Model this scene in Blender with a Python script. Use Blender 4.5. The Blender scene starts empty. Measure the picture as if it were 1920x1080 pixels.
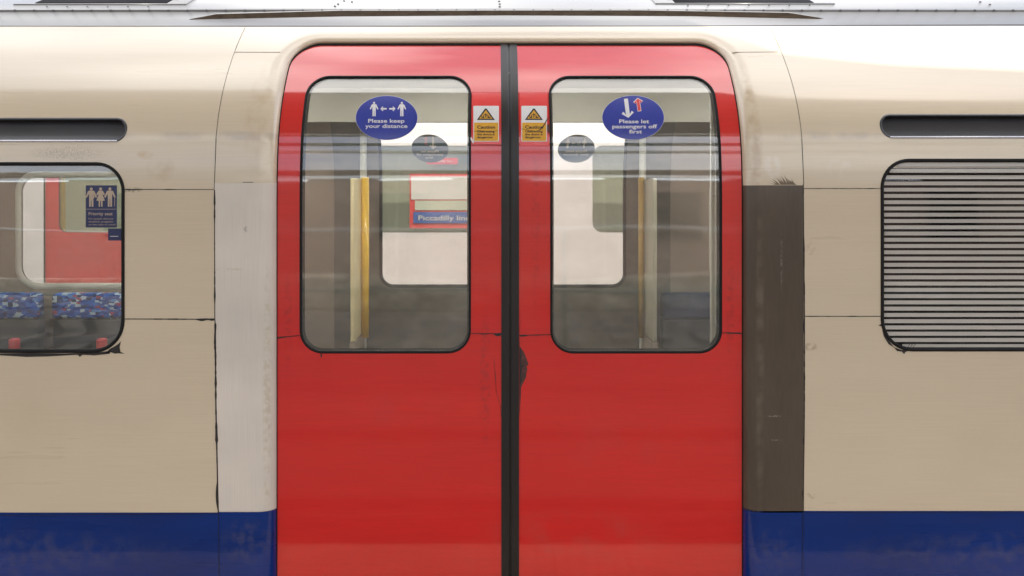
import bpy, bmesh, math, random
from mathutils import Vector, Matrix
from mathutils.geometry import delaunay_2d_cdt, tessellate_polygon
random.seed(7)
R = math.radians
SC = bpy.context.scene
COL = SC.collection

# ------------------------------------------------------------------ camera
CX, CY, DC, K0 = 925.0, 365.0, 3.45, 0.002      # eye level, distance to the train side, metres per photo pixel there
cam = bpy.data.objects.new('camera', bpy.data.cameras.new('camera'))
COL.objects.link(cam)
cam.location = (0, -DC, 0)
cam.rotation_euler = (R(90), 0, 0)
cam.data.sensor_width = 36
cam.data.lens = 36 * (DC / K0) / 1920
cam.data.shift_x = (960 - CX) / 1920
cam.data.shift_y = -(540 - CY) / 1920
cam.data.clip_end = 500
SC.camera = cam

# ------------------------------------------------------------------ light
SUN_EL, SUN_AZ = 60.3, 35.0     # azimuth: degrees from the direction behind the camera (-Y) towards +X
w = bpy.data.worlds.new('World'); SC.world = w; w.use_nodes = True
nt = w.node_tree; nt.nodes.clear()
sky = nt.nodes.new('ShaderNodeTexSky'); sky.sky_type = 'NISHITA'; sky.sun_disc = False
sky.sun_elevation = R(SUN_EL); sky.sun_rotation = R(180 - SUN_AZ)
sky.air_density = 1.0; sky.dust_density = 2.5
bg = nt.nodes.new('ShaderNodeBackground'); bg.inputs['Strength'].default_value = 0.13
wo = nt.nodes.new('ShaderNodeOutputWorld')
# thin bright cloud over most of the sky
tcw = nt.nodes.new('ShaderNodeTexCoord'); nz = nt.nodes.new('ShaderNodeTexNoise'); nz.inputs['Scale'].default_value = 2.2; nz.inputs['Detail'].default_value = 7
mrw = nt.nodes.new('ShaderNodeMapRange'); mrw.inputs[1].default_value = 0.42; mrw.inputs[2].default_value = 0.60
mrw.inputs[3].default_value = 0.15; mrw.inputs[4].default_value = 0.9
mxw = nt.nodes.new('ShaderNodeMix'); mxw.data_type = 'RGBA'; 
sxw = nt.nodes.new('ShaderNodeSeparateXYZ'); nt.links.new(tcw.outputs['Generated'], sxw.inputs[0])
zr = nt.nodes.new('ShaderNodeMapRange'); zr.inputs[1].default_value = 0.0; zr.inputs[2].default_value = 1.0; zr.inputs[3].default_value = 8.0; zr.inputs[4].default_value = 15.5
nt.links.new(sxw.outputs[2], zr.inputs[0])
vm = nt.nodes.new('ShaderNodeVectorMath'); vm.operation = 'SCALE'; vm.inputs[0].default_value = (0.985, 0.97, 0.955); nt.links.new(zr.outputs[0], vm.inputs['Scale'])
nt.links.new(vm.outputs[0], mxw.inputs[7])
nt.links.new(tcw.outputs['Generated'], nz.inputs['Vector']); nt.links.new(nz.outputs[0], mrw.inputs[0]); nt.links.new(mrw.outputs[0], mxw.inputs[0])
nt.links.new(sky.outputs[0], mxw.inputs[6]); nt.links.new(mxw.outputs[2], bg.inputs[0]); nt.links.new(bg.outputs[0], wo.inputs[0])
sl = bpy.data.lights.new('sun', 'SUN'); sl.energy = 2.0; sl.angle = R(0.8); sl.color = (1.0, 0.93, 0.83)
sun = bpy.data.objects.new('sun', sl); COL.objects.link(sun)
to_sun = Vector((math.sin(R(SUN_AZ)) * math.cos(R(SUN_EL)), -math.cos(R(SUN_AZ)) * math.cos(R(SUN_EL)), math.sin(R(SUN_EL))))
sun.rotation_euler = to_sun.to_track_quat('Z', 'Y').to_euler()
SC.view_settings.view_transform = 'Standard'
SC.view_settings.look = 'None'
SC.view_settings.exposure = 1.22
SC.view_settings.gamma = 1
SC.cycles.use_denoising = True
SC.cycles.max_bounces = 12
SC.cycles.transparent_max_bounces = 24
SC.cycles.sample_clamp_indirect = 6

# ------------------------------------------------------------------ materials
def mat(name, col, rough=0.5, metal=0.0, coat=0.0, coat_rough=0.05, var=0.0, var_scale=(3, 3, 3), col2=None,
        spec=0.5, bump=0.0, bump_scale=(40, 40, 40), fine=0.0, fine_scale=(60, 60, 900), emit=0, rvar=0.0, spots=0.0):
    m = bpy.data.materials.new(name); m.use_nodes = True
    n, l = m.node_tree.nodes, m.node_tree.links
    b = n['Principled BSDF']
    b.inputs['Base Color'].default_value = (*col, 1)
    b.inputs['Roughness'].default_value = rough
    b.inputs['Metallic'].default_value = metal
    b.inputs['Coat Weight'].default_value = coat
    b.inputs['Coat Roughness'].default_value = coat_rough; b.inputs['Coat IOR'].default_value = 1.6
    b.inputs['Specular IOR Level'].default_value = spec
    tc = n.new('ShaderNodeTexCoord')
    def noise(scale, detail=4, dist=0.0):
        mp = n.new('ShaderNodeMapping'); mp.inputs['Scale'].default_value = scale
        l.new(tc.outputs['Object'], mp.inputs[0])
        t = n.new('ShaderNodeTexNoise'); t.inputs['Scale'].default_value = 1; t.inputs['Detail'].default_value = detail
        t.inputs['Distortion'].default_value = dist
        l.new(mp.outputs[0], t.inputs['Vector']); return t.outputs['Fac']
    last = None
    if var or col2 or fine:
        c2 = col2 if col2 else tuple(max(0, c * (1 - var)) for c in col)
        mx = n.new('ShaderNodeMix'); mx.data_type = 'RGBA'
        rp = n.new('ShaderNodeMapRange'); rp.inputs[1].default_value = 0.28; rp.inputs[2].default_value = 0.74
        l.new(noise(var_scale, 3, 0.0), rp.inputs[0]); l.new(rp.outputs[0], mx.inputs[0])
        mx.inputs[6].default_value = (*col, 1); mx.inputs[7].default_value = (*c2, 1)
        last = mx.outputs[2]
        if fine:
            hs = n.new('ShaderNodeHueSaturation'); 
            r2 = n.new('ShaderNodeMapRange'); r2.inputs[1].default_value = 0.3; r2.inputs[2].default_value = 0.7
            r2.inputs[3].default_value = 1 - fine; r2.inputs[4].default_value = 1 + fine
            l.new(noise(fine_scale, 3), r2.inputs[0]); l.new(r2.outputs[0], hs.inputs['Value'])
            l.new(last, hs.inputs['Color']); last = hs.outputs[0]
        if spots:
            s = n.new('ShaderNodeMapRange'); s.inputs[1].default_value = 0.70; s.inputs[2].default_value = 0.76
            s.inputs[4].default_value = spots
            l.new(noise((70, 70, 70), 2), s.inputs[0])
            m3 = n.new('ShaderNodeMix'); m3.data_type = 'RGBA'; l.new(s.outputs[0], m3.inputs[0])
            l.new(last, m3.inputs[6]); m3.inputs[7].default_value = (0.05, 0.04, 0.03, 1); last = m3.outputs[2]
        l.new(last, b.inputs['Base Color'])
    if rvar:
        r3 = n.new('ShaderNodeMapRange'); r3.inputs[1].default_value = 0.3; r3.inputs[2].default_value = 0.7
        r3.inputs[3].default_value = max(0.02, rough - rvar); r3.inputs[4].default_value = rough + rvar
        l.new(noise((1.5, 3, 16), 3, 0.0), r3.inputs[0]); l.new(r3.outputs[0], b.inputs['Roughness'])
    if bump:
        bp = n.new('ShaderNodeBump'); bp.inputs['Strength'].default_value = 1; bp.inputs['Distance'].default_value = bump
        l.new(noise(bump_scale, 3), bp.inputs['Height']); l.new(bp.outputs[0], b.inputs['Normal'])
        if coat: l.new(bp.outputs[0], b.inputs['Coat Normal'])
    if emit:
        b.inputs['Emission Color'].default_value = (*col, 1); b.inputs['Emission Strength'].default_value = emit
    return m

M_COAT = lambda m, v: m.node_tree.nodes['Principled BSDF'].inputs['Coat IOR'].__setattr__('default_value', v)
def stain_or_glint(m, spots):
    """marks in the paint: (x, z, half width, half height, colour, strength, grain)"""
    n, l = m.node_tree.nodes, m.node_tree.links; b = n['Principled BSDF']
    tc = n.new('ShaderNodeTexCoord'); sep = n.new('ShaderNodeSeparateXYZ'); l.new(tc.outputs['Object'], sep.inputs[0])
    for x, z, rx, rz, c, st, grain in spots:
        def mth(op, a, b_=None):
            q = n.new('ShaderNodeMath'); q.operation = op
            for i, v in enumerate((a, b_)):
                if v is None: continue
                if isinstance(v, (int, float)): q.inputs[i].default_value = v
                else: l.new(v, q.inputs[i])
            return q.outputs[0]
        dx = mth('DIVIDE', mth('SUBTRACT', sep.outputs[0], x), rx); dz = mth('DIVIDE', mth('SUBTRACT', sep.outputs[2], z), rz)
        d = mth('ADD', mth('MULTIPLY', dx, dx), mth('MULTIPLY', dz, dz))
        t = n.new('ShaderNodeTexNoise'); t.inputs['Scale'].default_value = grain; t.inputs['Detail'].default_value = 5
        l.new(tc.outputs['Object'], t.inputs['Vector'])
        f = mth('MAXIMUM', mth('SUBTRACT', 1.0, d), 0.0); f = mth('MULTIPLY', f, mth('MULTIPLY', mth('MAXIMUM', mth('SUBTRACT', t.outputs[0], 0.42), 0.0), 6.0 * st))
        cl = n.new('ShaderNodeClamp'); l.new(f, cl.inputs[0]); cl.inputs[2].default_value = st
        old = b.inputs['Base Color'].links[0].from_socket
        mx = n.new('ShaderNodeMix'); mx.data_type = 'RGBA'; l.new(cl.outputs[0], mx.inputs[0]); l.new(old, mx.inputs[6]); mx.inputs[7].default_value = (*c, 1)
        l.new(mx.outputs[2], b.inputs['Base Color'])

def glass_mat(name, tint=(0.9, 0.92, 0.9), ior=1.9, dirt=0.06, wave=0.0006, rough=0.02, dcol=(0.55, 0.53, 0.47)):
    m = bpy.data.materials.new(name); m.use_nodes = True
    n, l = m.node_tree.nodes, m.node_tree.links; n.clear()
    o = n.new('ShaderNodeOutputMaterial')
    tr = n.new('ShaderNodeBsdfTransparent'); tr.inputs[0].default_value = (*tint, 1)
    gl = n.new('ShaderNodeBsdfGlossy'); gl.inputs['Roughness'].default_value = rough
    df = n.new('ShaderNodeBsdfDiffuse'); df.inputs[0].default_value = (*dcol, 1)
    fr = n.new('ShaderNodeFresnel'); ge = n.new('ShaderNodeNewGeometry'); mi_ = n.new('ShaderNodeMapRange')
    mi_.inputs[3].default_value = ior; mi_.inputs[4].default_value = 1 / ior      # the pane reflects alike from both sides
    l.new(ge.outputs['Backfacing'], mi_.inputs[0]); l.new(mi_.outputs[0], fr.inputs[0])
    tc = n.new('ShaderNodeTexCoord'); mp = n.new('ShaderNodeMapping'); mp.inputs['Scale'].default_value = (0.5, 1, 3.5)
    t = n.new('ShaderNodeTexNoise'); t.inputs['Scale'].default_value = 1.3; t.inputs['Detail'].default_value = 1
    bp = n.new('ShaderNodeBump'); bp.inputs['Distance'].default_value = wave * 2.5
    l.new(tc.outputs['Object'], mp.inputs[0]); l.new(mp.outputs[0], t.inputs['Vector']); l.new(t.outputs[0], bp.inputs['Height'])
    l.new(bp.outputs[0], gl.inputs['Normal'])
    t2 = n.new('ShaderNodeTexNoise'); t2.inputs['Scale'].default_value = 5; t2.inputs['Detail'].default_value = 8
    mr = n.new('ShaderNodeMapRange'); mr.inputs[1].default_value = 0.3; mr.inputs[2].default_value = 0.75
    mr.inputs[3].default_value = dirt * 0.5; mr.inputs[4].default_value = dirt * 1.7
    l.new(tc.outputs['Object'], t2.inputs['Vector']); l.new(t2.outputs[0], mr.inputs[0])
    m1 = n.new('ShaderNodeMixShader'); m2 = n.new('ShaderNodeMixShader')
    l.new(mr.outputs[0], m1.inputs[0]); l.new(tr.outputs[0], m1.inputs[1]); l.new(df.outputs[0], m1.inputs[2])
    l.new(fr.outputs[0], m2.inputs[0]); l.new(m1.outputs[0], m2.inputs[1]); l.new(gl.outputs[0], m2.inputs[2])
    l.new(m2.outputs[0], o.inputs[0])
    return m

M = {}
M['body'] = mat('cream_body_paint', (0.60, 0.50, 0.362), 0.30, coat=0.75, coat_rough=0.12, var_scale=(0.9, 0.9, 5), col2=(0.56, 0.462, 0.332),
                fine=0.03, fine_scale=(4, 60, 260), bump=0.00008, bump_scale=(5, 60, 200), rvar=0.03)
M['lining'] = mat('cream_lining', (0.52, 0.49, 0.40), 0.45, var=0.12)
M['white_vinyl'] = mat('off_white_panel', (0.68, 0.605, 0.525), 0.6, col2=(0.54, 0.49, 0.43), var_scale=(2, 2, 3), fine=0.05,
                       fine_scale=(420, 60, 5), bump=0.00008, bump_scale=(400, 60, 8))
M['dark_vinyl'] = mat('dark_brown_panel', (0.092, 0.069, 0.049), 0.30, col2=(0.066, 0.049, 0.035), var_scale=(5, 2, 1.6), fine=0.07,
                      fine_scale=(90, 20, 12), rvar=0.02, bump=0.00015, bump_scale=(120, 60, 30))
M['blue'] = mat('blue_paint', (0.001, 0.026, 0.18), 0.3, coat=0.5, coat_rough=0.07, spec=0.2, col2=(0.003, 0.018, 0.11), var_scale=(1.2, 1, 3), fine=0.06,
                fine_scale=(5, 20, 90), rvar=0.06)
M['red'] = mat('red_door_paint', (0.60, 0.016, 0.011), 0.35, spec=0.15, coat=0.8, coat_rough=0.07, col2=(0.52, 0.012, 0.011), var_scale=(0.7, 1.2, 3),
               fine=0.04, fine_scale=(6, 50, 120), bump=0.0004, bump_scale=(2, 6, 5), rvar=0.05)
M['red_patch'] = mat('red_vinyl_patch', (0.72, 0.035, 0.032), 0.34, coat=0.5, coat_rough=0.12, var=0.1, var_scale=(9, 9, 20), bump=0.0009, bump_scale=(9, 9, 30))
M['rubber'] = mat('door_edge_rubber', (0.016, 0.013, 0.012), 0.42, var=0.3, var_scale=(20, 20, 4), spec=0.45)
M['seal'] = mat('window_seal_rubber', (0.010, 0.009, 0.009), 0.7, spec=0.25, var=0.3, var_scale=(20, 20, 20))
M['sealant'] = mat('black_sealant', (0.014, 0.011, 0.010), 0.6)
M['rivet'] = mat('dull_rivet', (0.07, 0.07, 0.08), 0.6)  # near-black colour carries the rivets' small shadows
M['smudge'] = mat('brown_smudge', (0.15, 0.105, 0.065), 0.5)
M['grime'] = mat('worn_backing', (0.13, 0.035, 0.028), 0.7, col2=(0.02, 0.016, 0.014), var_scale=(60, 60, 60))
M['roof'] = mat('pale_grey_roof_paint', (0.135, 0.135, 0.138), 0.38, var=0.12, var_scale=(1.5, 6, 8), coat=0.3, coat_rough=0.2, fine=0.04, fine_scale=(4, 60, 200), spots=0.25)
M['hood'] = mat('dirty_hood_underside', (0.018, 0.012, 0.008), 0.8, spec=0.05, col2=(0.035, 0.026, 0.018), var_scale=(20, 20, 60))  # very dark brown, for the underside alone
M['black'] = mat('black_recess', (0.012, 0.012, 0.016), 0.95, spec=0.1)
M['vent'] = mat('dark_grey_vent', (0.035, 0.034, 0.040), 0.30, coat=0.4, coat_rough=0.1, var=0.2)
M['chrome'] = mat('bright_metal_lip', (0.62, 0.62, 0.66), 0.22, metal=0.9)
M['glass'] = glass_mat('door_glass', tint=(0.93, 0.915, 0.89), ior=1.85, dirt=0.05, rough=0.04)
M['glass_side'] = glass_mat('window_glass', tint=(0.83, 0.83, 0.81), ior=2.05, dirt=0.05, wave=0.0010)
M['glass_far'] = glass_mat('far_glass', tint=(0.93, 0.95, 0.92), ior=1.45, dirt=0.05)
M['glass_slat'] = glass_mat('grille_glass', tint=(0.97, 0.97, 0.97), ior=1.38, dirt=0.008, wave=0.0006)
M['slat'] = mat('grey_slats', (0.53, 0.485, 0.43), 0.5, var=0.1)
M['slat_back'] = mat('dark_behind_slats', (0.010, 0.006, 0.007), 0.8, spec=0.1)
M['st_blue'] = mat('sticker_blue', (0.022, 0.036, 0.27), 0.35, coat=0.3, coat_rough=0.15, fine=0.06, fine_scale=(150, 50, 10))
M['st_navy'] = mat('sticker_navy', (0.018, 0.026, 0.085), 0.4)
M['st_white'] = mat('sticker_white', (0.66, 0.64, 0.62), 0.5, var=0.06, var_scale=(60, 60, 60))
M['st_tan'] = mat('sticker_tan', (0.42, 0.33, 0.24), 0.5)
M['st_red'] = mat('sticker_red', (0.62, 0.05, 0.05), 0.5)
M['st_yellow'] = mat('sticker_yellow', (0.66, 0.33, 0.015), 0.5, var=0.12, var_scale=(60, 60, 60))
M['st_black'] = mat('sticker_black', (0.02, 0.013, 0.013), 0.5)
M['st_back'] = mat('sticker_back', (0.045, 0.055, 0.065), 0.5)
M['st_backred'] = mat('sticker_back_red', (0.30, 0.06, 0.05), 0.5)
M['yellow'] = mat('yellow_handrail', (1.0, 0.60, 0.02), 0.28, coat=0.4)
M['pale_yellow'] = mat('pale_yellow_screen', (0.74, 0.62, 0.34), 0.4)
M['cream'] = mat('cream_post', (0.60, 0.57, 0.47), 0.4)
M['dull_yellow'] = mat('worn_brown_yellow_rail', (0.42, 0.26, 0.06), 0.5)  # duller brown-yellow for the right-hand rail
M['dull_screen'] = mat('worn_screen', (0.40, 0.36, 0.26), 0.5)  # duller tan for the right-hand screen
M['door_lining'] = mat('taupe_door_lining', (0.15, 0.122, 0.094), 0.5, var=0.45, var_scale=(9, 9, 14))
M['floor'] = mat('dark_speckled_floor', (0.10, 0.09, 0.08), 0.6, var=0.4, var_scale=(90, 90, 90))
M['brown_wall'] = mat('taupe_seat_end', (0.29, 0.225, 0.17), 0.5, var=0.2)
M['armrest'] = mat('dark_armrest', (0.03, 0.03, 0.03), 0.5)
M['far_white'] = mat('far_train_white', (0.72, 0.67, 0.69), 0.35, var=0.08, var_scale=(1, 1, 6), coat=0.3)
M['far_red'] = mat('far_train_red', (0.55, 0.035, 0.03), 0.35, var=0.15, var_scale=(1, 1, 3), coat=0.3)
M['far_inside'] = mat('far_train_inside', (0.52, 0.55, 0.45), 0.6, var=0.1)
M['st_sign'] = mat('line_sign_blue', (0.03, 0.10, 0.36), 0.5)
M['concrete'] = mat('platform_paving', (0.06, 0.054, 0.045), 0.85, var=0.3, var_scale=(3, 3, 3), bump=0.002, bump_scale=(90, 90, 90))
M['tactile'] = mat('tactile_paving', (0.66, 0.50, 0.34), 0.8, var=0.2, var_scale=(5, 5, 5))
M['brick'] = None
M['canopy'] = mat('canopy_underside', (0.78, 0.77, 0.70), 0.6, var=0.15, var_scale=(1, 3, 1))
M['beam'] = mat('teal_beam_paint', (0.10, 0.19, 0.17), 0.5, var=0.2)
M['white_paint'] = mat('white_metal_paint', (0.75, 0.75, 0.75), 0.4)
M['lamp_dim'] = mat('station_lamp_tube', (0.85, 0.92, 1.0), 0.5, emit=1.6)
M['lamp'] = mat('lit_tube', (0.9, 0.95, 1.0), 0.5, emit=12.0)  # for unseen lamps added to brighten the carriage inside

def moquette():
    m = bpy.data.materials.new('blue_moquette'); m.use_nodes = True
    n, l = m.node_tree.nodes, m.node_tree.links; b = n['Principled BSDF']; b.inputs['Roughness'].default_value = 0.9
    tc = n.new('ShaderNodeTexCoord'); mp = n.new('ShaderNodeMapping'); mp.inputs['Scale'].default_value = (32, 14, 62)
    v = n.new('ShaderNodeTexVoronoi'); v.distance = 'CHEBYCHEV'; v.inputs['Scale'].default_value = 1
    l.new(tc.outputs['Object'], mp.inputs[0]); l.new(mp.outputs[0], v.inputs['Vector'])
    s = n.new('ShaderNodeSeparateColor'); l.new(v.outputs['Color'], s.inputs[0])
    r = n.new('ShaderNodeValToRGB'); r.color_ramp.interpolation = 'CONSTANT'
    e = r.color_ramp.elements
    e[0].position = 0; e[0].color = (0.015, 0.05, 0.28, 1); e[1].position = 0.35; e[1].color = (0.04, 0.13, 0.5, 1)
    for p, c in ((0.58, (0.45, 0.55, 0.62, 1)), (0.74, (0.01, 0.02, 0.1, 1)), (0.86, (0.35, 0.05, 0.1, 1)), (0.93, (0.1, 0.25, 0.55, 1))):
        q = e.new(p); q.color = c
    l.new(s.outputs[0], r.inputs[0]); l.new(r.outputs[0], b.inputs['Base Color'])
    return m
M['moquette'] = moquette()
M['dark_moquette'] = mat('dark_blue_moquette', (0.03, 0.045, 0.11), 0.9, var=0.5, var_scale=(30, 20, 60))  # same fabric, shade of the right-hand seats put into its colour
def brick():
    m = bpy.data.materials.new('brown_brick'); m.use_nodes = True
    n, l = m.node_tree.nodes, m.node_tree.links; b = n['Principled BSDF']; b.inputs['Roughness'].default_value = 0.9
    tc = n.new('ShaderNodeTexCoord'); mp = n.new('ShaderNodeMapping'); mp.inputs['Rotation'].default_value = (R(90), 0, 0)
    br = n.new('ShaderNodeTexBrick'); br.inputs['Scale'].default_value = 4.4
    br.inputs['Color1'].default_value = (0.55, 0.38, 0.30, 1); br.inputs['Color2'].default_value = (0.42, 0.28, 0.22, 1)
    br.inputs['Mortar'].default_value = (0.30, 0.25, 0.21, 1); br.inputs['Mortar Size'].default_value = 0.012
    l.new(tc.outputs['Object'], mp.inputs[0]); l.new(mp.outputs[0], br.inputs['Vector']); l.new(br.outputs[0], b.inputs['Base Color'])
    return m
M['brick'] = brick()
M['ballast'] = mat('grey_ballast', (0.13, 0.115, 0.09), 0.9, col2=(0.012, 0.011, 0.009), var_scale=(3, 3, 3), bump=0.03, bump_scale=(14, 14, 14))

stain_or_glint(M['body'], [(-1.31, 0.152, .035, .022, (0.47, 0.28, 0.10), .6, 14), (-1.25, 0.10, .06, .06, (0.44, 0.30, 0.16), .4, 12),
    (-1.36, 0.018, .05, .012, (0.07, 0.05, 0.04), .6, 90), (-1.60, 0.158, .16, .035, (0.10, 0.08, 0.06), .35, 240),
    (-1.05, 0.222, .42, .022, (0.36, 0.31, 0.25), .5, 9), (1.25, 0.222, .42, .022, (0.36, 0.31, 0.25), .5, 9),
    (0.99, 0.25, .03, .30, (0.40, 0.26, 0.15), .45, 24), (-0.90, 0.3, .05, .25, (0.47, 0.33, 0.20), .4, 20),
    (1.05, 0.10, .035, .06, (0.66, 0.62, 0.56), .5, 30), (1.30, 0.10, .05, .05, (0.66, 0.61, 0.54), .35, 30), (-1.10, -0.70, .05, .1, (0.60, 0.46, 0.32), .5, 12),  # the pale marks right of the doors are reflected highlights, painted in
    (1.19, -0.57, .03, .02, (0.30, 0.22, 0.14), .7, 60), (1.19, -1.13, .02, .015, (0.30, 0.22, 0.14), .6, 60), (1.19, -0.20, .02, .03, (0.40, 0.31, 0.21), .6, 50),
    (-2.2, -0.9, 1.0, .25, (0.50, 0.40, 0.27), .30, 3), (2.2, -0.85, 1.0, .3, (0.50, 0.40, 0.27), .3, 3)])
stain_or_glint(M['red'], [(-0.03, -0.70, .025, .30, (0.30, 0.02, 0.02), .5, 60), (-0.40, -0.80, .30, .10, (0.50, 0.03, 0.025), .35, 10), (0.50, -0.95, .35, .12, (0.50, 0.03, 0.025), .35, 9),
    (0.90, -0.40, .02, .25, (0.28, 0.012, 0.012), .5, 40), (-0.78, -0.48, .02, .2, (0.30, 0.012, 0.012), .5, 40), (0.16, -0.1, .02, .4, (0.40, 0.012, 0.012), .5, 50), (0.3, -1.3, .4, .12, (0.46, 0.05, 0.04), .35, 12)])
stain_or_glint(M['blue'], [(-2.0, -1.34, .9, .10, (0.06, 0.065, 0.13), .4, 22), (2.2, -1.34, 1.0, .10, (0.06, 0.065, 0.13), .4, 22), (1.05, -1.34, .12, .10, (0.06, 0.065, 0.13), .35, 30), (-0.93, -1.30, .1, .10, (0.06, 0.065, 0.13), .45, 30)])
stain_or_glint(M['dark_vinyl'], [(1.00, -0.6, .018, .7, (0.17, 0.135, 0.10), .5, 12), (1.08, -0.25, .006, .12, (0.16, 0.14, 0.11), .7, 60), (1.05, -0.83, .04, .004, (0.25, 0.22, 0.18), .8, 90), (1.06, -0.92, .03, .003, (0.25, 0.22, 0.18), .8, 90)])  # the tall pale streak is the rounded edge's highlight, painted in
M_COAT(M['red'], 1.8)
stain_or_glint(M['white_vinyl'], [(-0.85, -0.75, .018, .55, (0.42, 0.36, 0.24), .5, 50), (-0.93, -0.13, .012, .015, (0.2, 0.2, 0.19), .6, 90), (-1.0, -.28, .08, .006, (0.46, 0.36, 0.22), .6, 40)])

# ------------------------------------------------------------------ object helpers
def thing(name, label, cat, loc, group=None):
    o = bpy.data.objects.new(name, None); COL.objects.link(o); o.location = loc
    o.empty_display_size = 0.2
    o['label'] = label; o['category'] = cat
    if group: o['group'] = group
    return o
def tag(o, label, cat, group=None):
    o['label'] = label; o['category'] = cat
    if group: o['group'] = group
    return o
def put(name, me, parent=None, label=None):
    o = bpy.data.objects.new(name, me); COL.objects.link(o)
    if parent is not None:
        o.parent = parent
        if parent.type == 'EMPTY': o.matrix_parent_inverse = Matrix.Translation(-Vector(parent.location))
    if label: o['label'] = label
    return o
def mesh(name, verts, faces, mats, midx=None, smooth=False, normals=None):
    me = bpy.data.meshes.new(name); me.from_pydata([tuple(v) for v in verts], [], faces)
    for m in (mats if isinstance(mats, (list, tuple)) else [mats]): me.materials.append(m)
    if midx: me.polygons.foreach_set('material_index', midx)
    if smooth is True: me.polygons.foreach_set('use_smooth', [True] * len(faces))
    elif isinstance(smooth, list): me.polygons.foreach_set('use_smooth', smooth)
    me.update()
    if normals: me.normals_split_custom_set_from_vertices([tuple(n) for n in normals])
    return me
class MB:
    """collects simple solids into one mesh"""
    def __init__(s): s.v = []; s.f = []; s.m = []; s.sm = []
    def add(s, vs, fs, mi=0, smooth=False):
        b = len(s.v); s.v += [tuple(v) for v in vs]; s.f += [tuple(b + i for i in f) for f in fs]
        s.m += [mi] * len(fs); s.sm += [smooth] * len(fs); return s
    def box(s, x0, x1, y0, y1, z0, z1, mi=0, bev=0.0):
        bm = bmesh.new(); bmesh.ops.create_cube(bm, size=1)
        for v in bm.verts: v.co = Vector(((x0 + x1) / 2 + v.co.x * (x1 - x0), (y0 + y1) / 2 + v.co.y * (y1 - y0), (z0 + z1) / 2 + v.co.z * (z1 - z0)))
        if bev: bmesh.ops.bevel(bm, geom=bm.edges[:], offset=bev, segments=3, profile=0.5, affect='EDGES')
        bm.verts.index_update()
        s.add([v.co for v in bm.verts], [[v.index for v in f.verts] for f in bm.faces], mi, bool(bev)); bm.free(); return s
    def tube(s, pts, r, n=12, mi=0):
        pts = [Vector(p) for p in pts]; rings = []
        for i, p in enumerate(pts):
            d = (pts[min(i + 1, len(pts) - 1)] - pts[max(i - 1, 0)]).normalized()
            a = d.orthogonal().normalized(); b = d.cross(a)
            if i and rings:
                a = (rings[-1][0] - pts[i - 1]); a = (a - d * a.dot(d)).normalized(); b = d.cross(a)
            rings.append([p + (a * math.cos(2 * math.pi * k / n) + b * math.sin(2 * math.pi * k / n)) * r for k in range(n)])
        vs = [v for q in rings for v in q]; fs = []
        for i in range(len(rings) - 1):
            for k in range(n): fs.append((i * n + k, i * n + (k + 1) % n, (i + 1) * n + (k + 1) % n, (i + 1) * n + k))
        fs.append(tuple(range(n - 1, -1, -1))); fs.append(tuple((len(rings) - 1) * n + k for k in range(n)))
        return s.add(vs, fs, mi, True)
    def build(s, name, mats, parent=None, label=None):
        return put(name, mesh(name, s.v, s.f, mats, s.m, s.sm), parent, label)

# ------------------------------------------------------------------ the shape of the train side
W = 2.65                                   # width of the carriage
ZB = -1.62                                 # lower edge of the built side
_sl = [(-3, 0), (-0.05, 0.0), (0.05, 0.05), (0.12, 0.11), (0.19, 0.20), (0.29, 0.43), (0.40, 0.69), (0.485, 0.91), (0.60, 1.14), (0.71, 1.42), (0.80, 1.8), (1.2, 3)]
def _slope(z):
    for (a, sa), (b, sb) in zip(_sl, _sl[1:]):
        if a <= z < b: return sa + (sb - sa) * (z - a) / (b - a)
    return 3.0
_N = 900; _z0 = -0.1; _dz = 1.0 / _N
_D = [0.0]
_S = [_slope(_z0 + i * _dz) for i in range(_N + 1)]
for _k in range(3):                        # ease the kinks of the slope table
    _S = [sum(_S[max(0, i - 28):i + 29]) / len(_S[max(0, i - 28):i + 29]) for i in range(_N + 1)]
for i in range(_N): _D.append(_D[-1] + 0.5 * (_S[i] + _S[i + 1]) * _dz)
def D(z):
    if z <= _z0: return 0.0
    t = (z - _z0) / _dz; i = min(int(t), _N - 1)
    return _D[i] + (_D[i + 1] - _D[i]) * (t - i)
OX0, OX1, OZ1, OR = -0.823, 0.947, 0.628, 0.115     # door opening
XM = 0.064                                          # middle of the doors
JR, JD = 0.065, 0.050                               # rounding of the opening edge
def odist(x, z):
    """distance outside the rounded door opening"""
    cx, hx = (OX0 + OX1) / 2, (OX1 - OX0) / 2
    qx = abs(x - cx) - (hx - OR); qz = z - (OZ1 - OR)
    if qx > 0 and qz > 0: return math.hypot(qx, qz) - OR
    return max(qx, qz) - OR
def F(x, z):
    d = odist(x, z); j = 0.0
    if d < JR:
        t = 1 - max(d, 0) / JR
        j = JD * (1 - math.sqrt(max(0, 1 - t * t)))
    return D(z) + j
def G(x, z): return D(z) + 0.045                    # outer face of the doors
def GW(x, z): return D(z) + 0.049                   # their glass
def BW(x, z): return D(z) + 0.006                   # glass in the body side
def off(fn, o): return lambda x, z: fn(x, z) + o
def PX(px, py, fn):
    """the point of a surface that lies at a place of the photograph"""
    y = 0.0
    for _ in range(40):
        k = K0 * (1 + y / DC); x, z = (px - CX) * k, (CY - py) * k
        y = 0.5 * y + 0.5 * fn(x, z)
    return x, z
def nrm(fn, x, z, e=0.002):
    gx = (fn(x + e, z) - fn(x - e, z)) / (2 * e); gz = (fn(x, z + e) - fn(x, z - e)) / (2 * e)
    return Vector((gx, -1, gz)).normalized()

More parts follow.
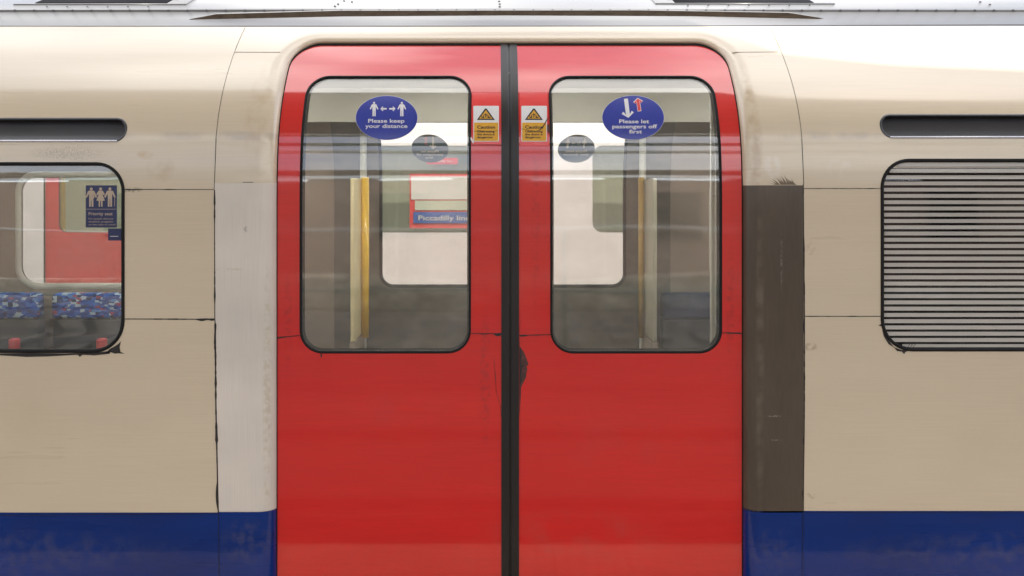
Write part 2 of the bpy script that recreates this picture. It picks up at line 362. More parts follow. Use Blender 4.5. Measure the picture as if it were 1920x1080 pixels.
def shell(name, pts, faces, loops, fn, front, back=None, th=0.02, parent=None, side=0, label=None, smoothn=True):
    """2D faces (x, z) laid on surface fn, with a back and rims; side 1 is the far side of the carriage"""
    n = len(pts); V = []; NN = []; FF = []; mi = []
    for x, z in pts: V.append((x, fn(x, z), z)); NN.append(nrm(fn, x, z))
    for x, z in pts: V.append((x, fn(x, z) + th, z)); NN.append(-nrm(fn, x, z))
    for f in faces:
        a, b, c = (Vector((pts[i][0], pts[i][1])) for i in f[:3])
        f = list(f)
        if (b - a).cross(c - a) < 0: f = f[::-1]
        FF.append(tuple(f)); mi.append(0)
        FF.append(tuple(n + i for i in f[::-1])); mi.append(1)
    for lp in loops:
        m = len(lp)
        ar = sum(pts[lp[i]][0] * pts[lp[(i + 1) % m]][1] - pts[lp[(i + 1) % m]][0] * pts[lp[i]][1] for i in range(m))
        for i in range(m):
            a, b = lp[i], lp[(i + 1) % m]
            e = Vector((pts[b][0] - pts[a][0], 0, pts[b][1] - pts[a][1]))
            if e.length < 1e-9: continue
            q = Vector((e.z, 0, -e.x)).normalized()
            base = len(V)
            for t in (a, b, n + b, n + a): V.append(V[t]); NN.append(q)
            FF.append((base, base + 1, base + 2, base + 3)); mi.append(0)
    if side:
        V = [(v[0], W - v[1], v[2]) for v in V]; NN = [Vector((v.x, -v.y, v.z)) for v in NN]; FF = [f[::-1] for f in FF]
    me = mesh(name, V, FF, [front, back or front], mi, True, NN if smoothn else None)
    return put(name, me, parent, label)

def rrect(x0, x1, z0, z1, rt, rb=None, o=0.0, n=10):
    rb = rt if rb is None else rb; L = []
    x0 -= o; x1 += o; z0 -= o; z1 += o; rt = max(rt + o, 0.001); rb = max(rb + o, 0.001)
    for cx, cz, r, a0 in ((x1 - rt, z1 - rt, rt, 0), (x0 + rt, z1 - rt, rt, 90), (x0 + rb, z0 + rb, rb, 180), (x1 - rb, z0 + rb, rb, 270)):
        for k in range(n + 1):
            a = R(a0 + 90 * k / n); L.append((cx + r * math.cos(a), cz + r * math.sin(a)))
    out = []
    for i, p in enumerate(L):                # fill the long straight runs
        q = L[(i + 1) % len(L)]; out.append(p); d = math.hypot(q[0] - p[0], q[1] - p[1])
        m = int(d / 0.03 + 0.001)
        for k in range(1, m + 1): out.append((p[0] + (q[0] - p[0]) * k / (m + 1), p[1] + (q[1] - p[1]) * k / (m + 1)))
    return out
def inside(p, L):
    c = False; x, z = p; j = len(L) - 1
    for i in range(len(L)):
        xi, zi = L[i]; xj, zj = L[j]
        if (zi > z) != (zj > z) and x < (xj - xi) * (z - zi) / (zj - zi) + xi: c = not c
        j = i
    return c
def near(p, L, d):
    return any((p[0] - q[0]) ** 2 + (p[1] - q[1]) ** 2 < d * d for q in L)
def triang(outer, holes, sx=0.08, sz=0.02):
    pts = list(outer); loops = [list(range(len(outer)))]
    for h in holes: loops.append(list(range(len(pts), len(pts) + len(h)))); pts += h
    edges = [(l[i], l[(i + 1) % len(l)]) for l in loops for i in range(len(l))]
    bnd = list(pts)
    xs = [p[0] for p in outer]; zs = [p[1] for p in outer]
    x = min(xs) + sx
    while x < max(xs):
        z = min(zs) + sz
        while z < max(zs):
            p = (x, z)
            if inside(p, outer) and not any(inside(p, h) for h in holes) and not near(p, bnd, 0.013): pts.append(p)
            z += sz if z > -0.1 else 0.08
        x += sx
    r = delaunay_2d_cdt([Vector(p) for p in pts], edges, [], 0, 1e-6)
    V = [(v.x, v.y) for v in r[0]]; fs = []
    for f in r[2]:
        c = (sum(V[i][0] for i in f) / len(f), sum(V[i][1] for i in f) / len(f))
        if inside(c, outer) and not any(inside(c, h) for h in holes): fs.append(tuple(f))
    mp = {}
    for i, o in enumerate(r[3]):
        for k in o: mp[k] = i
    loops = [[mp[i] for i in l] for l in loops]
    return V, fs, loops
def cut(name, outer, holes, fn, front, back=None, th=0.02, parent=None, side=0, sx=0.08, sz=0.02, label=None):
    V, fs, lp = triang(outer, holes, sx, sz)
    return shell(name, V, fs, lp, fn, front, back, th, parent, side, label)
def rectloop(x0, x1, z0, z1, s=0.02):
    L = []
    def run(a, b):
        m = max(1, int(math.hypot(b[0] - a[0], b[1] - a[1]) / s))
        for k in range(m): L.append((a[0] + (b[0] - a[0]) * k / m, a[1] + (b[1] - a[1]) * k / m))
    run((x0, z0), (x1, z0)); run((x1, z0), (x1, z1)); run((x1, z1), (x0, z1)); run((x0, z1), (x0, z0))
    return L
def grid(name, xs, zs, fn, front, back=None, th=0.004, parent=None, side=0, label=None, warp=None):
    pts = [(x + (warp(x, z) if warp else 0), z) for z in zs for x in xs]; nx = len(xs); nz = len(zs)
    fs = [(j * nx + i, j * nx + i + 1, (j + 1) * nx + i + 1, (j + 1) * nx + i) for j in range(nz - 1) for i in range(nx - 1)]
    lp = [i for i in range(nx)] + [j * nx + nx - 1 for j in range(1, nz)] + [(nz - 1) * nx + i for i in range(nx - 2, -1, -1)] + [j * nx for j in range(nz - 2, 0, -1)]
    return shell(name, pts, fs, [lp], fn, front, back, th, parent, side, label)
def lin(a, b, n): return [a + (b - a) * i / n for i in range(n + 1)]
def ring(name, L0, L1, fn, m, h=0.005, parent=None, side=0, th=0.012):
    """a rubber profile between two matching loops"""
    n = len(L0); V = []; FF = []; cs = [(0, 0.0), (0.12, 0.8), (0.5, 1), (0.88, 0.8), (1, 0.0)]
    for t, hh in cs:
        for p, q in zip(L0, L1):
            x = p[0] + (q[0] - p[0]) * t; z = p[1] + (q[1] - p[1]) * t
            V.append((x, fn(x, z) - h * hh + (th if hh == 0 else 0), z))
    for j in range(len(cs) - 1):
        for i in range(n):
            a, b = j * n + i, j * n + (i + 1) % n
            FF.append((a, b, b + n, a + n))
    if side: V = [(v[0], W - v[1], v[2]) for v in V]; FF = [f[::-1] for f in FF]
    return put(name, mesh(name, V, FF, m, None, True), parent)
def seam(name, pix, wpx, fn, m, parent, rag=0.5, seed=1, lift=0.0014, blobs=(), label=None):
    """a ragged line of sealant through places of the photograph"""
    rn = random.Random(seed); P = []
    for (x0, y0), (x1, y1) in zip(pix, pix[1:]):
        n = max(2, int(math.hypot(x1 - x0, y1 - y0) / 5))
        for k in range(n): P.append((x0 + (x1 - x0) * k / n, y0 + (y1 - y0) * k / n))
    P.append(pix[-1])
    V = []; FF = []; n = len(P); g = 0
    for i, p in enumerate(P):
        a = P[max(i - 1, 0)]; b = P[min(i + 1, n - 1)]; d = Vector((b[0] - a[0], b[1] - a[1])).normalized(); q = (-d.y, d.x)
        g = 0.75 * g + rn.uniform(-1, 1) * 0.5
        ww = wpx * (0.5 + rag * max(0, g) * 0.9)
        extra = 0
        for bx, by, br, bs in blobs:
            dd = math.hypot(p[0] - bx, p[1] - by)
            if dd < br: extra = max(extra, (1 - (dd / br) ** 2) * bs)
        for s in (-1, 1):
            e = ww + (extra if (s > 0) else 0)
            V.append(PX(p[0] + q[0] * s * e, p[1] + q[1] * s * e, fn))
    for i in range(n - 1): FF.append((2 * i, 2 * i + 1, 2 * i + 3, 2 * i + 2))
    f2 = off(fn, -lift)
    lp = [2 * i for i in range(n)] + [2 * i + 1 for i in range(n - 1, -1, -1)]
    return shell(name, V, FF, [lp], f2, m, m, lift + 0.002, parent, 0, label)

# ------------------------------------------------------------------ decals: lettering and pictograms laid on a surface
class Decal:
    def __init__(s, fn): s.fn = fn; s.V = []; s.F = []; s.m = []; s.mats = []
    def mi(s, m):
        if m not in s.mats: s.mats.append(m)
        return s.mats.index(m)
    def raw(s, pts, faces, m, lift):
        bm = bmesh.new(); vs = [bm.verts.new((p[0], p[1], 0)) for p in pts]
        for f in faces:
            try: bm.faces.new([vs[i] for i in f])
            except ValueError: pass
        y0 = min(p[1] for p in pts); y1 = max(p[1] for p in pts); y = 5 * (int(y0 / 5) + 1)
        while y < y1:                       # rows of cuts, so that the film follows the curve of the surface
            bmesh.ops.bisect_plane(bm, geom=bm.verts[:] + bm.edges[:] + bm.faces[:], plane_co=(0, y, 0), plane_no=(0, 1, 0)); y += 5
        bm.verts.index_update(); b = len(s.V)
        for v in bm.verts:
            x, z = PX(v.co.x, v.co.y, s.fn); s.V.append((x, s.fn(x, z) - lift, z))
        k = s.mi(m)
        for f in bm.faces: s.F.append(tuple(b + v.index for v in f.verts)); s.m.append(k)
        bm.free()
    def poly(s, pts, m, lift=0.0012):
        t = tessellate_polygon([[Vector((p[0], p[1], 0)) for p in pts]])
        s.raw(pts, [tuple(f) for f in t], m, lift)
    def grid(s, L, m, lift, cx, cy):
        """a convex shape as rings so that it follows the curve"""
        n = len(L); pts = [(cx, cy)]; fs = []; K = 6
        for j in range(1, K + 1): pts += [(cx + (p[0] - cx) * j / K, cy + (p[1] - cy) * j / K) for p in L]
        for i in range(n): fs.append((0, 1 + i, 1 + (i + 1) % n))
        for j in range(K - 1):
            for i in range(n):
                a, b = 1 + j * n + i, 1 + j * n + (i + 1) % n; fs.append((a, a + n, b + n, b))
        s.raw(pts, fs, m, lift)
    def ell(s, cx, cy, rx, ry, m, lift=0.001, n=48): s.grid([(cx + rx * math.cos(2 * math.pi * k / n), cy + ry * math.sin(2 * math.pi * k / n)) for k in range(n)], m, lift, cx, cy)
    def rect(s, x0, y0, x1, y1, m, lift=0.001, r=2):
        L = []
        for cx, cy, a0 in ((x1 - r, y1 - r, 0), (x0 + r, y1 - r, 90), (x0 + r, y0 + r, 180), (x1 - r, y0 + r, 270)):
            for k in range(4): a = R(a0 + 30 * k); L.append((cx + r * math.cos(a), cy + r * math.sin(a)))
        s.grid(L, m, lift, (x0 + x1) / 2, (y0 + y1) / 2)
    def text(s, body, cx, cy, width, height, m, lift=0.0014, bold=0.02, left=None):
        cu = bpy.data.curves.new('t', 'FONT'); cu.body = body; cu.size = 1; cu.offset = bold; cu.resolution_u = 3
        o = bpy.data.objects.new('t', cu); COL.objects.link(o)
        me = bpy.data.meshes.new_from_object(o.evaluated_get(bpy.context.evaluated_depsgraph_get()))
        vs = [v.co.copy() for v in me.vertices]; fs = [tuple(p.vertices) for p in me.polygons]
        bpy.data.objects.remove(o); bpy.data.curves.remove(cu); bpy.data.meshes.remove(me)
        x0 = min(v.x for v in vs); x1 = max(v.x for v in vs)
        sx = width / (x1 - x0); sy = height / 0.72      # height of a capital
        ox = cx - width / 2 if left is None else left
        s.raw([(ox + (v.x - x0) * sx, cy - v.y * sy) for v in vs], fs, m, lift)
    def man(s, x, y, h, m, lift=0.0014, skirt=False, mirror=1):
        s.ell(x, y + h * 0.075, h * 0.075, h * 0.075, m, lift, 14)
        a = h
        body = [(-.10, .16), (.10, .16), (.17, .20), (.30, .50), (.25, .54), (.21, .50), (.12, .33), (.11, .55), (.11, 1), (.02, 1), (.01, .6), (-.01, .6), (-.02, 1), (-.11, 1), (-.11, .55), (-.12, .33), (-.21, .50), (-.25, .54), (-.30, .50), (-.17, .20)]
        if skirt:
            body = [(-.10, .16), (.10, .16), (.20, .30), (.22, .42), (.10, .36), (.22, .68), (.10, .70), (.10, 1), (.03, 1), (.02, .7), (-.02, .7), (-.03, 1), (-.10, 1), (-.10, .70), (-.22, .68), (-.10, .36), (-.22, .42), (-.20, .30)]
        s.poly([(x + p[0] * a * mirror, y + p[1] * a) for p in body], m, lift)
    def build(s, name, parent=None, label=None, back=False):
        # turn faces outward (towards -Y)
        FF = []
        for f in s.F:
            a, b, c = (Vector(s.V[i]) for i in f[:3])
            FF.append(f if ((b - a).cross(c - a).y < 0) != back else f[::-1])
        sg = -1 if back else 1
        return put(name, mesh(name, s.V, FF, s.mats, s.m, True, [nrm(s.fn, v[0], v[2]) * sg for v in s.V]), parent, label)

def arrow(x0, y0, x1, y1, w, hw, hl):
    a = Vector((x0, y0)); b = Vector((x1, y1)); d = (b - a).normalized(); q = Vector((-d.y, d.x)); c = b - d * hl; e = c - d * (w * 1.1)
    k = b - d * (hl * 0.45)
    return [tuple(v) for v in (a + q * w, b - d * hl * .55 + q * w, e * 0.0 + c + q * (hw - w) - d * w * .4, c + q * hw + d * w * 0.6, b, c - q * hw + d * w * 0.6, c - q * (hw - w) - d * w * .4, b - d * hl * .55 - q * w, a - q * w)]

# ------------------------------------------------------------------ THE TRAIN
T = thing('train_carriage', 'cream and blue underground train carriage with red double doors, nearest in view', 'train', (XM, W / 2, -2.3))
XL, XR = -1.047, 1.165          # seams either side of the door surround
ZT = 0.712                      # seam below the roof

def surround(side):
    path = []; zl = lin(ZB, OZ1 - OR, 60)
    for z in zl[:-1]: path.append(((OX0, z), (-1, 0)))
    c0 = (OX0 + OR, OZ1 - OR); c1 = (OX1 - OR, OZ1 - OR)
    def corner_ang(c, xx): return math.atan2(ZT - c[1], xx - c[0])
    A = sorted(set([180 - 90 * k / 14 for k in range(15)] + [math.degrees(corner_ang(c0, XL))]), reverse=True)
    for a in A: path.append(((c0[0] + OR * math.cos(R(a)), c0[1] + OR * math.sin(R(a))), (math.cos(R(a)), math.sin(R(a)))))
    for x in lin(c0[0], c1[0], 40)[1:-1]: path.append(((x, OZ1), (0, 1)))
    A = sorted(set([90 - 90 * k / 14 for k in range(15)] + [math.degrees(corner_ang(c1, XR))]), reverse=True)
    for a in A: path.append(((c1[0] + OR * math.cos(R(a)), c1[1] + OR * math.sin(R(a))), (math.cos(R(a)), math.sin(R(a)))))
    for z in zl[:-1][::-1]: path.append(((OX1, z), (1, 0)))
    offs = [JR * (1 - math.cos(R(90 * k / 10))) for k in range(11)]
    pts = []; rows = 0
    cols = 8
    for (x, z), (nx, nz) in path:
        row = [(x + nx * o, z + nz * o) for o in offs]
        t = 9.0
        if nx < -1e-6: t = min(t, (XL - x) / nx)
        if nx > 1e-6: t = min(t, (XR - x) / nx)
        if nz > 1e-6: t = min(t, (ZT - z) / nz)
        t = max(t, JR + 0.002)
        row += [(x + nx * (JR + (t - JR) * k / cols), z + nz * (JR + (t - JR) * k / cols)) for k in range(1, cols + 1)]
        pts += row; rows = len(row)
    n = len(path); fs = []
    for i in range(n - 1):
        for j in range(rows - 1): fs.append((i * rows + j, (i + 1) * rows + j, (i + 1) * rows + j + 1, i * rows + j + 1))
    lp = [i * rows for i in range(n)] + [(n - 1) * rows + j for j in range(1, rows)] + [i * rows + rows - 1 for i in range(n - 2, -1, -1)] + [j for j in range(rows - 2, 0, -1)]
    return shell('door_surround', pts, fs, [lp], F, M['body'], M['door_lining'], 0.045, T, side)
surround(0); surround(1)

# body sides with their window and vent openings
WL = (-3.12, -1.388, -0.588, 0.117)      # left window  x0 x1 z0 z1
WR = (1.458, 3.2, -0.582, 0.130)         # right window
def body_side(x0, x1, win, slot, side):
    holes = [rrect(*win, 0.105, 0.115)]
    if slot: holes.append(rrect(*slot, (slot[3] - slot[2]) / 2 - 0.002, n=14))
    return cut('body_side', rectloop(x0, x1, ZB, ZT), holes, lambda x, z: D(z), M['body'], M['brown_wall'] if side else M['lining'], 0.03, T, side, 0.07, 0.018)  # brown on the far lining stands in for brick reflected in the glass
def zat(py): return PX(925, py, lambda x, z: D(z))[1]
SL = (-3.3, PX(237, 243, lambda x, z: D(z))[0], zat(265), zat(222))
SR = (PX(1651, 236, lambda x, z: D(z))[0], 3.3, zat(258), zat(215))
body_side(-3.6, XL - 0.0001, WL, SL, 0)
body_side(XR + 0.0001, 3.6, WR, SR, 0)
body_side(-3.6, XL - 0.0001, WL, None, 1)
body_side(XR + 0.0001, 3.6, (1.458, 3.2, -0.588, 0.117), None, 1)

# blue band along the foot, jamb panels
ZBL = -1.192
f0 = lambda x, z: D(z)
zb = lin(ZB, ZBL, 3)
grid('blue_band', lin(-3.6, -1.0292, 4), zb, off(f0, -0.0016), M['blue'], parent=T)
grid('blue_band', lin(XR + 0.0002, 3.6, 4), lin(ZB, ZBL + 0.006, 3), off(f0, -0.0016), M['blue'], parent=T)
jl = [OX0 - JR * (1 - math.cos(R(90 * k / 14))) for k in range(15)][::-1]
jr = [OX1 + JR * (1 - math.cos(R(90 * k / 14))) for k in range(15)]
xl = lin(XL + 0.001, jl[0], 4)[:-1] + jl
xr = jr + lin(jr[-1], XR - 0.001, 4)[1:]
zj = lin(-1.188, 0.044, 30)
grid('blue_band', [-1.0288] + [x for x in xl if x > -1.02], lin(ZB, -1.190, 4), off(F, -0.0012), M['blue'], parent=T)
grid('blue_band', xr[:-1] + [XR - 0.0002], lin(ZB, -1.186, 4), off(F, -0.0012), M['blue'], parent=T)
grid('jamb_panel', xl, zj, off(F, -0.0012), M['white_vinyl'], parent=T, label='off-white panel left of the doors',
     warp=lambda x, z: 0.016 * min(1, max(0, (-0.3 - z) / 0.89)) * min(1, max(0, (-0.93 - x) / 0.1)))
grid('jamb_panel', xr, [z - 0.004 for z in zj[:-1]] + [0.035], off(F, -0.0012), M['dark_vinyl'], parent=T, label='dark brown panel right of the doors')

# seams and sealant
S = lambda *a, **k: seam('sealant_seam', *a, M['sealant'], T, **k)
fD = f0
S([(234, 355), (402, 355.5)], 1.1, fD, rag=0.5, seed=2, blobs=((250, 353, 14, 1.0),))
S([(232, 598), (402, 598.5)], 1.6, fD, rag=0.7, seed=3, blobs=((378, 598, 9, 2.2), (398, 598, 6, 1.5)))
def proj(x, z): k = K0 * (1 + D(z) / DC); return (CX + x / k, CY - z / k)
S([proj(XL - .0006, z) for z in lin(0.20, 0.708, 14)], 0.45, fD, rag=0.2, seed=8)
S([proj(XR + .0006, z) for z in lin(0.20, 0.708, 14)], 0.4, fD, rag=0.2, seed=15)
S([proj(XL, 0.21), proj(XL, 0.018)], 0.8, fD, rag=0.3, seed=4)
S([(402.5, 356), (403, 596), (404, 612)], 1.6, fD, rag=0.7, seed=5)
S([(404, 606), (405, 760), (407, 850), (409.5, 962)], 2.4, fD, rag=0.8, seed=6, blobs=((404.5, 640, 24, 1.6), (408, 930, 26, 3.0)))
S([(410, 962), (411, 1085)], 0.7, fD, rag=0.2, seed=7, lift=0.003)
S([(441, 97.5), (525, 98)], 0.4, fD, rag=0.2, seed=9)
S([(1507, 353.5), (1652, 353.5)], 1.0, fD, rag=0.4, seed=10)
S([(1508, 593), (1654, 593)], 1.2, fD, rag=0.5, seed=11)
S([proj(XR, 0.21), proj(XR, 0.04)], 0.8, fD, rag=0.3, seed=12)
S([(1506, 345), (1508.5, 600), (1508, 800), (1506, 960)], 1.5, fD, rag=0.6, seed=13, blobs=((1508, 612, 14, 2.5), (1508, 826, 8, 2.0), (1507, 925, 9, 2)))
S([(1505, 960), (1503.5, 1085)], 0.6, fD, rag=0.2, seed=14, lift=0.003)
S([(1372, 98), (1459, 97)], 0.35, fD, rag=0.2, seed=16)
S([(-8, 966), (200, 964.5), (409, 963)], 0.5, fD, rag=0.5, seed=17, lift=0.003)
S([(1508, 961), (1930, 959.5)], 0.5, fD, rag=0.4, seed=18, lift=0.003)
S([(-8, 49), (600, 49.5), (1300, 48.5), (1930, 46)], 0.8, fD, rag=0.15, seed=19)
S([(455, 342), (475, 341.5)], 0.8, off(F, 0), rag=0.3, seed=20)
# loose sealant at window corners
def blob(pix, fn, m, parent, name='loose_sealant', lift=0.002):
    V = [PX(*p, fn) for p in pix]
    t = tessellate_polygon([[Vector((p[0], p[1], 0)) for p in V]])
    return shell(name, V, [tuple(f) for f in t], [list(range(len(V)))], off(fn, -lift), m, m, lift + 0.001, parent, smoothn=True)
blob([(206, 654), (214, 650), (222, 645), (227, 640), (224, 651), (226, 660), (233, 663), (222, 662), (216, 663), (208, 660), (198, 663)], fD, M['sealant'], T)
blob([(0, 663), (60, 662), (120, 663), (180, 661), (206, 658), (206, 663), (178, 666), (155, 665), (150, 669), (146, 665), (90, 668), (50, 669), (0, 666)], fD, M['sealant'], T)
blob([(1676, 651), (1690, 656), (1704, 657), (1697, 660), (1695, 664), (1691, 659), (1682, 658)], fD, M['sealant'], T)
blob([(1655, 606), (1657, 620), (1664, 636), (1676, 651), (1666, 645), (1657, 630), (1653, 612), (1647, 610)], fD, M['sealant'], T)

rb = random.Random(5)
for k in range(15):
    bx_ = 1452 + k * 2.7 + rb.uniform(-1, 1); hh = 16 * math.sin(math.pi * (k + 1) / 17) + rb.uniform(-3, 3); lean = -12 + k * 0.7
    blob([(bx_, 346.5), (bx_ + lean * .6 + 1, 346.5 - hh * .6), (bx_ + lean, 346.5 - hh), (bx_ + lean * .6 + 3, 346.5 - hh * .55), (bx_ + 4.2, 346.5)], F, M['smudge'], T, 'brush_mark', 0.0004 + k * 0.00003)
# windows in the body side
gl = cut('side_window', rrect(*WL, 0.105, 0.115), [], BW, M['glass_side'], None, 0.005, T, 0, 0.12, 0.05)
ring('window_seal', rrect(*WL, 0.105, 0.115, o=0.007), rrect(*WL, 0.105, 0.115, o=-0.008), f0, M['seal'], 0.004, gl)
gr_ = cut('side_window', rrect(*WR, 0.105, 0.115), [], off(BW, 0.0), M['glass_slat'], None, 0.005, T, 0, 0.12, 0.05, label='window filled with horizontal grey slats')
ring('window_seal', rrect(*WR, 0.105, 0.115, o=0.007), rrect(*WR, 0.105, 0.115, o=-0.008), f0, M['seal'], 0.004, gr_)
mb = MB()
npitch = 0.0236; z = WR[2] + 0.004
while z < WR[3] - 0.004:
    # each slat is a shallow folded strip
    x0 = WR[0] + 0.004
    def xin(zz):
        r = 0.11; lo, hi = WR[2] + r, WR[3] - r
        q = lo - zz if zz < lo else (zz - hi if zz > hi else 0)
        return WR[0] + 0.004 + (r - math.sqrt(max(0, r * r - q * q)))
    a, b = z, z + 0.0138
    for (p, q, ya, yb) in ((a, b, 0.014, 0.018),):
        xa = max(xin(p), xin(q))
        mb.add([(xa, ya, p), (3.2, ya, p), (3.2, yb, q), (xa, yb, q), (xa, ya + .003, p), (3.2, ya + .003, p), (3.2, yb + .003, q), (xa, yb + .003, q)],
               [(0, 1, 2, 3), (7, 6, 5, 4), (0, 4, 5, 1), (3, 2, 6, 7), (0, 3, 7, 4)])
    z += npitch
mb.build('slat_grille', M['slat'], gr_)
MB().box(1.40, 3.25, 0.032, 0.05, -0.64, 0.10).build('grille_backing', M['slat_back'], gr_)
# the far-side windows
for wn in (WL, (1.458, 3.2, -0.588, 0.117)):
    g = cut('side_window', rrect(*wn, 0.105, 0.115), [], BW, M['glass_far'], None, 0.005, T, 1, 0.12, 0.05)
    ring('window_frame', rrect(*wn, 0.105, 0.115, o=0.038), rrect(*wn, 0.105, 0.115, o=-0.006), off(f0, 0.022), M['cream'], -0.015, g, 1, th=0.004)

# ventilation slots above the windows
for s in (SL, SR):
    r = (s[3] - s[2]) / 2 - 0.002
    sh = cut('ventilation_slot', rrect(*s, r, n=14), [], off(f0, 0.030), M['vent'], None, 0.01, T, 0, 0.2, 0.01)
    ring('slot_rim', rrect(*s, r, n=14, o=0.004), rrect(*s, r, n=14, o=-0.007), off(f0, 0.002), M['vent'], 0.004, sh, 0, th=0.03)
    xa, xb = s[0] + 0.03, s[1] - 0.03
    zz = s[2]; V = []
    m = MB(); m.tube([(xa, D(zz) + 0.000, zz + 0.001), (xb, D(zz) + 0.000, zz + 0.001)], 0.005, 10); m.build('slot_lip', M['chrome'], sh)

# roof
RA = math.atan(1 / 1.42) * 0.985
yr0 = D(ZT); RR = (W / 2 - yr0) / math.sin(RA); zc = ZT - RR * math.cos(RA)
def roof(a): return W / 2 - RR * math.sin(a), zc + RR * math.cos(a)     # a: angle from the crown
def roof_pix(px, py, lift=0.0):
    t = (CY - py) / (DC / K0); lo, hi = 0.0, RA + 0.01
    best = None
    for i in range(2000):
        a = RA - (RA + 0.1) * i / 2000; y, z = roof(a); y -= math.sin(a) * lift; z += math.cos(a) * lift
        if z / (DC + y) >= t: best = (a, y, z); break
    if best is None: a = 0.22; y, z = roof(a); best = (a, y, z)
    a, y, z = best
    return Vector(((px - CX) * K0 * (1 + y / DC), y, z)), a
def roof_strip(name, a0, a1, x0, x1, lift, m, parent, n=24, nx=1, th=0.01, label=None):
    A = lin(a0, a1, n); V = []; FF = []; NN = []
    for sgn in (0, 1):
        for a in A:
            y, z = roof(a)
            for x in (x0, x1):
                V.append((x, y - math.sin(a) * (lift - th * sgn), z + math.cos(a) * (lift - th * sgn))); NN.append((0, -math.sin(a), math.cos(a)))
    k = (n + 1) * 2
    for i in range(n):
        FF.append((2 * i, 2 * i + 1, 2 * i + 3, 2 * i + 2)); FF.append((k + 2 * i, k + 2 * i + 2, k + 2 * i + 3, k + 2 * i + 1))
    for i in range(n): FF.append((2 * i, 2 * i + 2, k + 2 * i + 2, k + 2 * i)); FF.append((2 * i + 1, k + 2 * i + 1, k + 2 * i + 3, 2 * i + 3))
    FF.append((0, k, k + 1, 1)); FF.append((2 * n, 2 * n + 1, k + 2 * n + 1, k + 2 * n))
    return put(name, mesh(name, V, FF, m, None, [abs(len(f)) == 4 and i < 2 * n for i, f in enumerate(FF)]), parent, label)
_, a_seam = roof_pix(925, 21.5)
roof_strip('roof_edge_panel', RA, a_seam - 0.01, -3.6, 3.6, 0.0, M['roof'], T)
roof_strip('roof_panel', a_seam, -RA, -3.6, 3.6, 0.005, M['roof'], T, n=60)
# rivets along the lap
Vr = []; fr_ = []
for j in range(3):
    rr = 0.006 * math.cos(R(30 * j)); hh = 0.005 * math.sin(R(30 * j))
    for k in range(8): Vr.append((rr * math.cos(k * math.pi / 4), rr * math.sin(k * math.pi / 4), hh))
Vr.append((0, 0, 0.005))
for j in range(2):
    for k in range(8): fr_.append((j * 8 + k, j * 8 + (k + 1) % 8, j * 8 + 8 + (k + 1) % 8, j * 8 + 8 + k))
for k in range(8): fr_.append((16 + k, 16 + (k + 1) % 8, 24))
rmesh = mesh('rivet', Vr, fr_, M['rivet'], None, True)
def dome(p, a, sc=1.0):
    o = put('rivet', rmesh, T); o.location = p; o.rotation_euler = (a, 0, 0); o.scale = (sc, sc, sc)
x = -8
while x < 1930:
    p, a = roof_pix(x, 19.3, 0.005); dome(p, a); x += 36
for px, py in ((660, 4), (645, 2), (634, 8), (628, 12), (936, 3), (937, 8), (937, 13), (1838, 4), (1856, 9)):
    p, a = roof_pix(px, py, 0.005); dome(p, a)
for px in range(88, 300, 38):
    p, a = roof_pix(px, 12.6, 0.007); dome(p, a, 0.8)
for px in range(1290, 1520, 38):
    p, a = roof_pix(px, 10.3, 0.007); dome(p, a, 0.8)
# roof ventilators: raised frame round a black sheet standing in for the opening's shade
def rvent(x0, x1, ya, yb):
    _, a0 = roof_pix(925, yb); _, a1 = roof_pix(925, ya)
    X0 = roof_pix(x0, (ya + yb) / 2)[0].x; X1 = roof_pix(x1, (ya + yb) / 2)[0].x
    fr = roof_strip('roof_ventilator', a0 + 0.012, a1 - 0.05, X0 - 0.09, X1 + 0.09, 0.008, M['roof'], T, n=10, th=0.01)
    op = roof_strip('vent_opening', a0, a1 - 0.03, X0, X1, 0.010, M['black'], fr, n=10, th=0.004)
    m = MB(); 
    p0 = roof(a1 - 0.035); m.box(X0 - 0.03, X1 + 0.03, p0[0], p0[0] + 0.06, p0[1], p0[1] + 0.035, bev=0.006); m.build('vent_hood', M['roof'], fr)
rvent(72, 318, 4.5, 9.5); rvent(1262, 1520, 2.0, 8.5)
# rain hood above the doors
V = []; FF = []; n = 120
hx = [355 + (1545 - 355) * i / n for i in range(n + 1)]
def top_y(x):
    P = [(355, 36.0), (405, 26.5), (640, 20.0), (760, 20), (1200, 19.5), (1480, 24), (1545, 34.5)]
    for (a, ya), (b, yb) in zip(P, P[1:]):
        if a <= x <= b: return ya + (yb - ya) * (x - a) / (b - a)
def bot_y(x):
    P = [(355, 37.0), (420, 35.5), (640, 31.0), (950, 29), (1300, 30.5), (1545, 36.0)]
    for (a, ya), (b, yb) in zip(P, P[1:]):
        if a <= x <= b: return ya + (yb - ya) * (x - a) / (b - a)
mi = []
for i, x in enumerate(hx):
    pb, ab = roof_pix(x, bot_y(x)); pt, at = roof_pix(x, top_y(x))
    # the lip stands out from the roof; its underside runs back down to the roof at the lower line
    out = Vector((0, -math.sin(at), math.cos(at)))
    e = min(1, (x - 355) / 60, (1545 - x) / 60); lip = pt + Vector((0, -0.035 * e, -0.008 * e)) * 1.0
    tt = (CY - top_y(x)) / (DC / K0); lip.z = tt * (DC + lip.y); lip.x = (x - CX) * K0 * (1 + lip.y / DC)
    V += [pb, lip, lip + Vector((0, 0.002, 0.002 * e)), pt + Vector((0, 0.05 * e + 0.002, 0.018 * e))]
for i in range(n):
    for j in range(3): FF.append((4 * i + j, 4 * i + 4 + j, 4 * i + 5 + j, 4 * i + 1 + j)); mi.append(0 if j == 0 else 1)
put('rain_hood', mesh('rain_hood', V, FF, [M['hood'], M['roof']], mi, False), T)

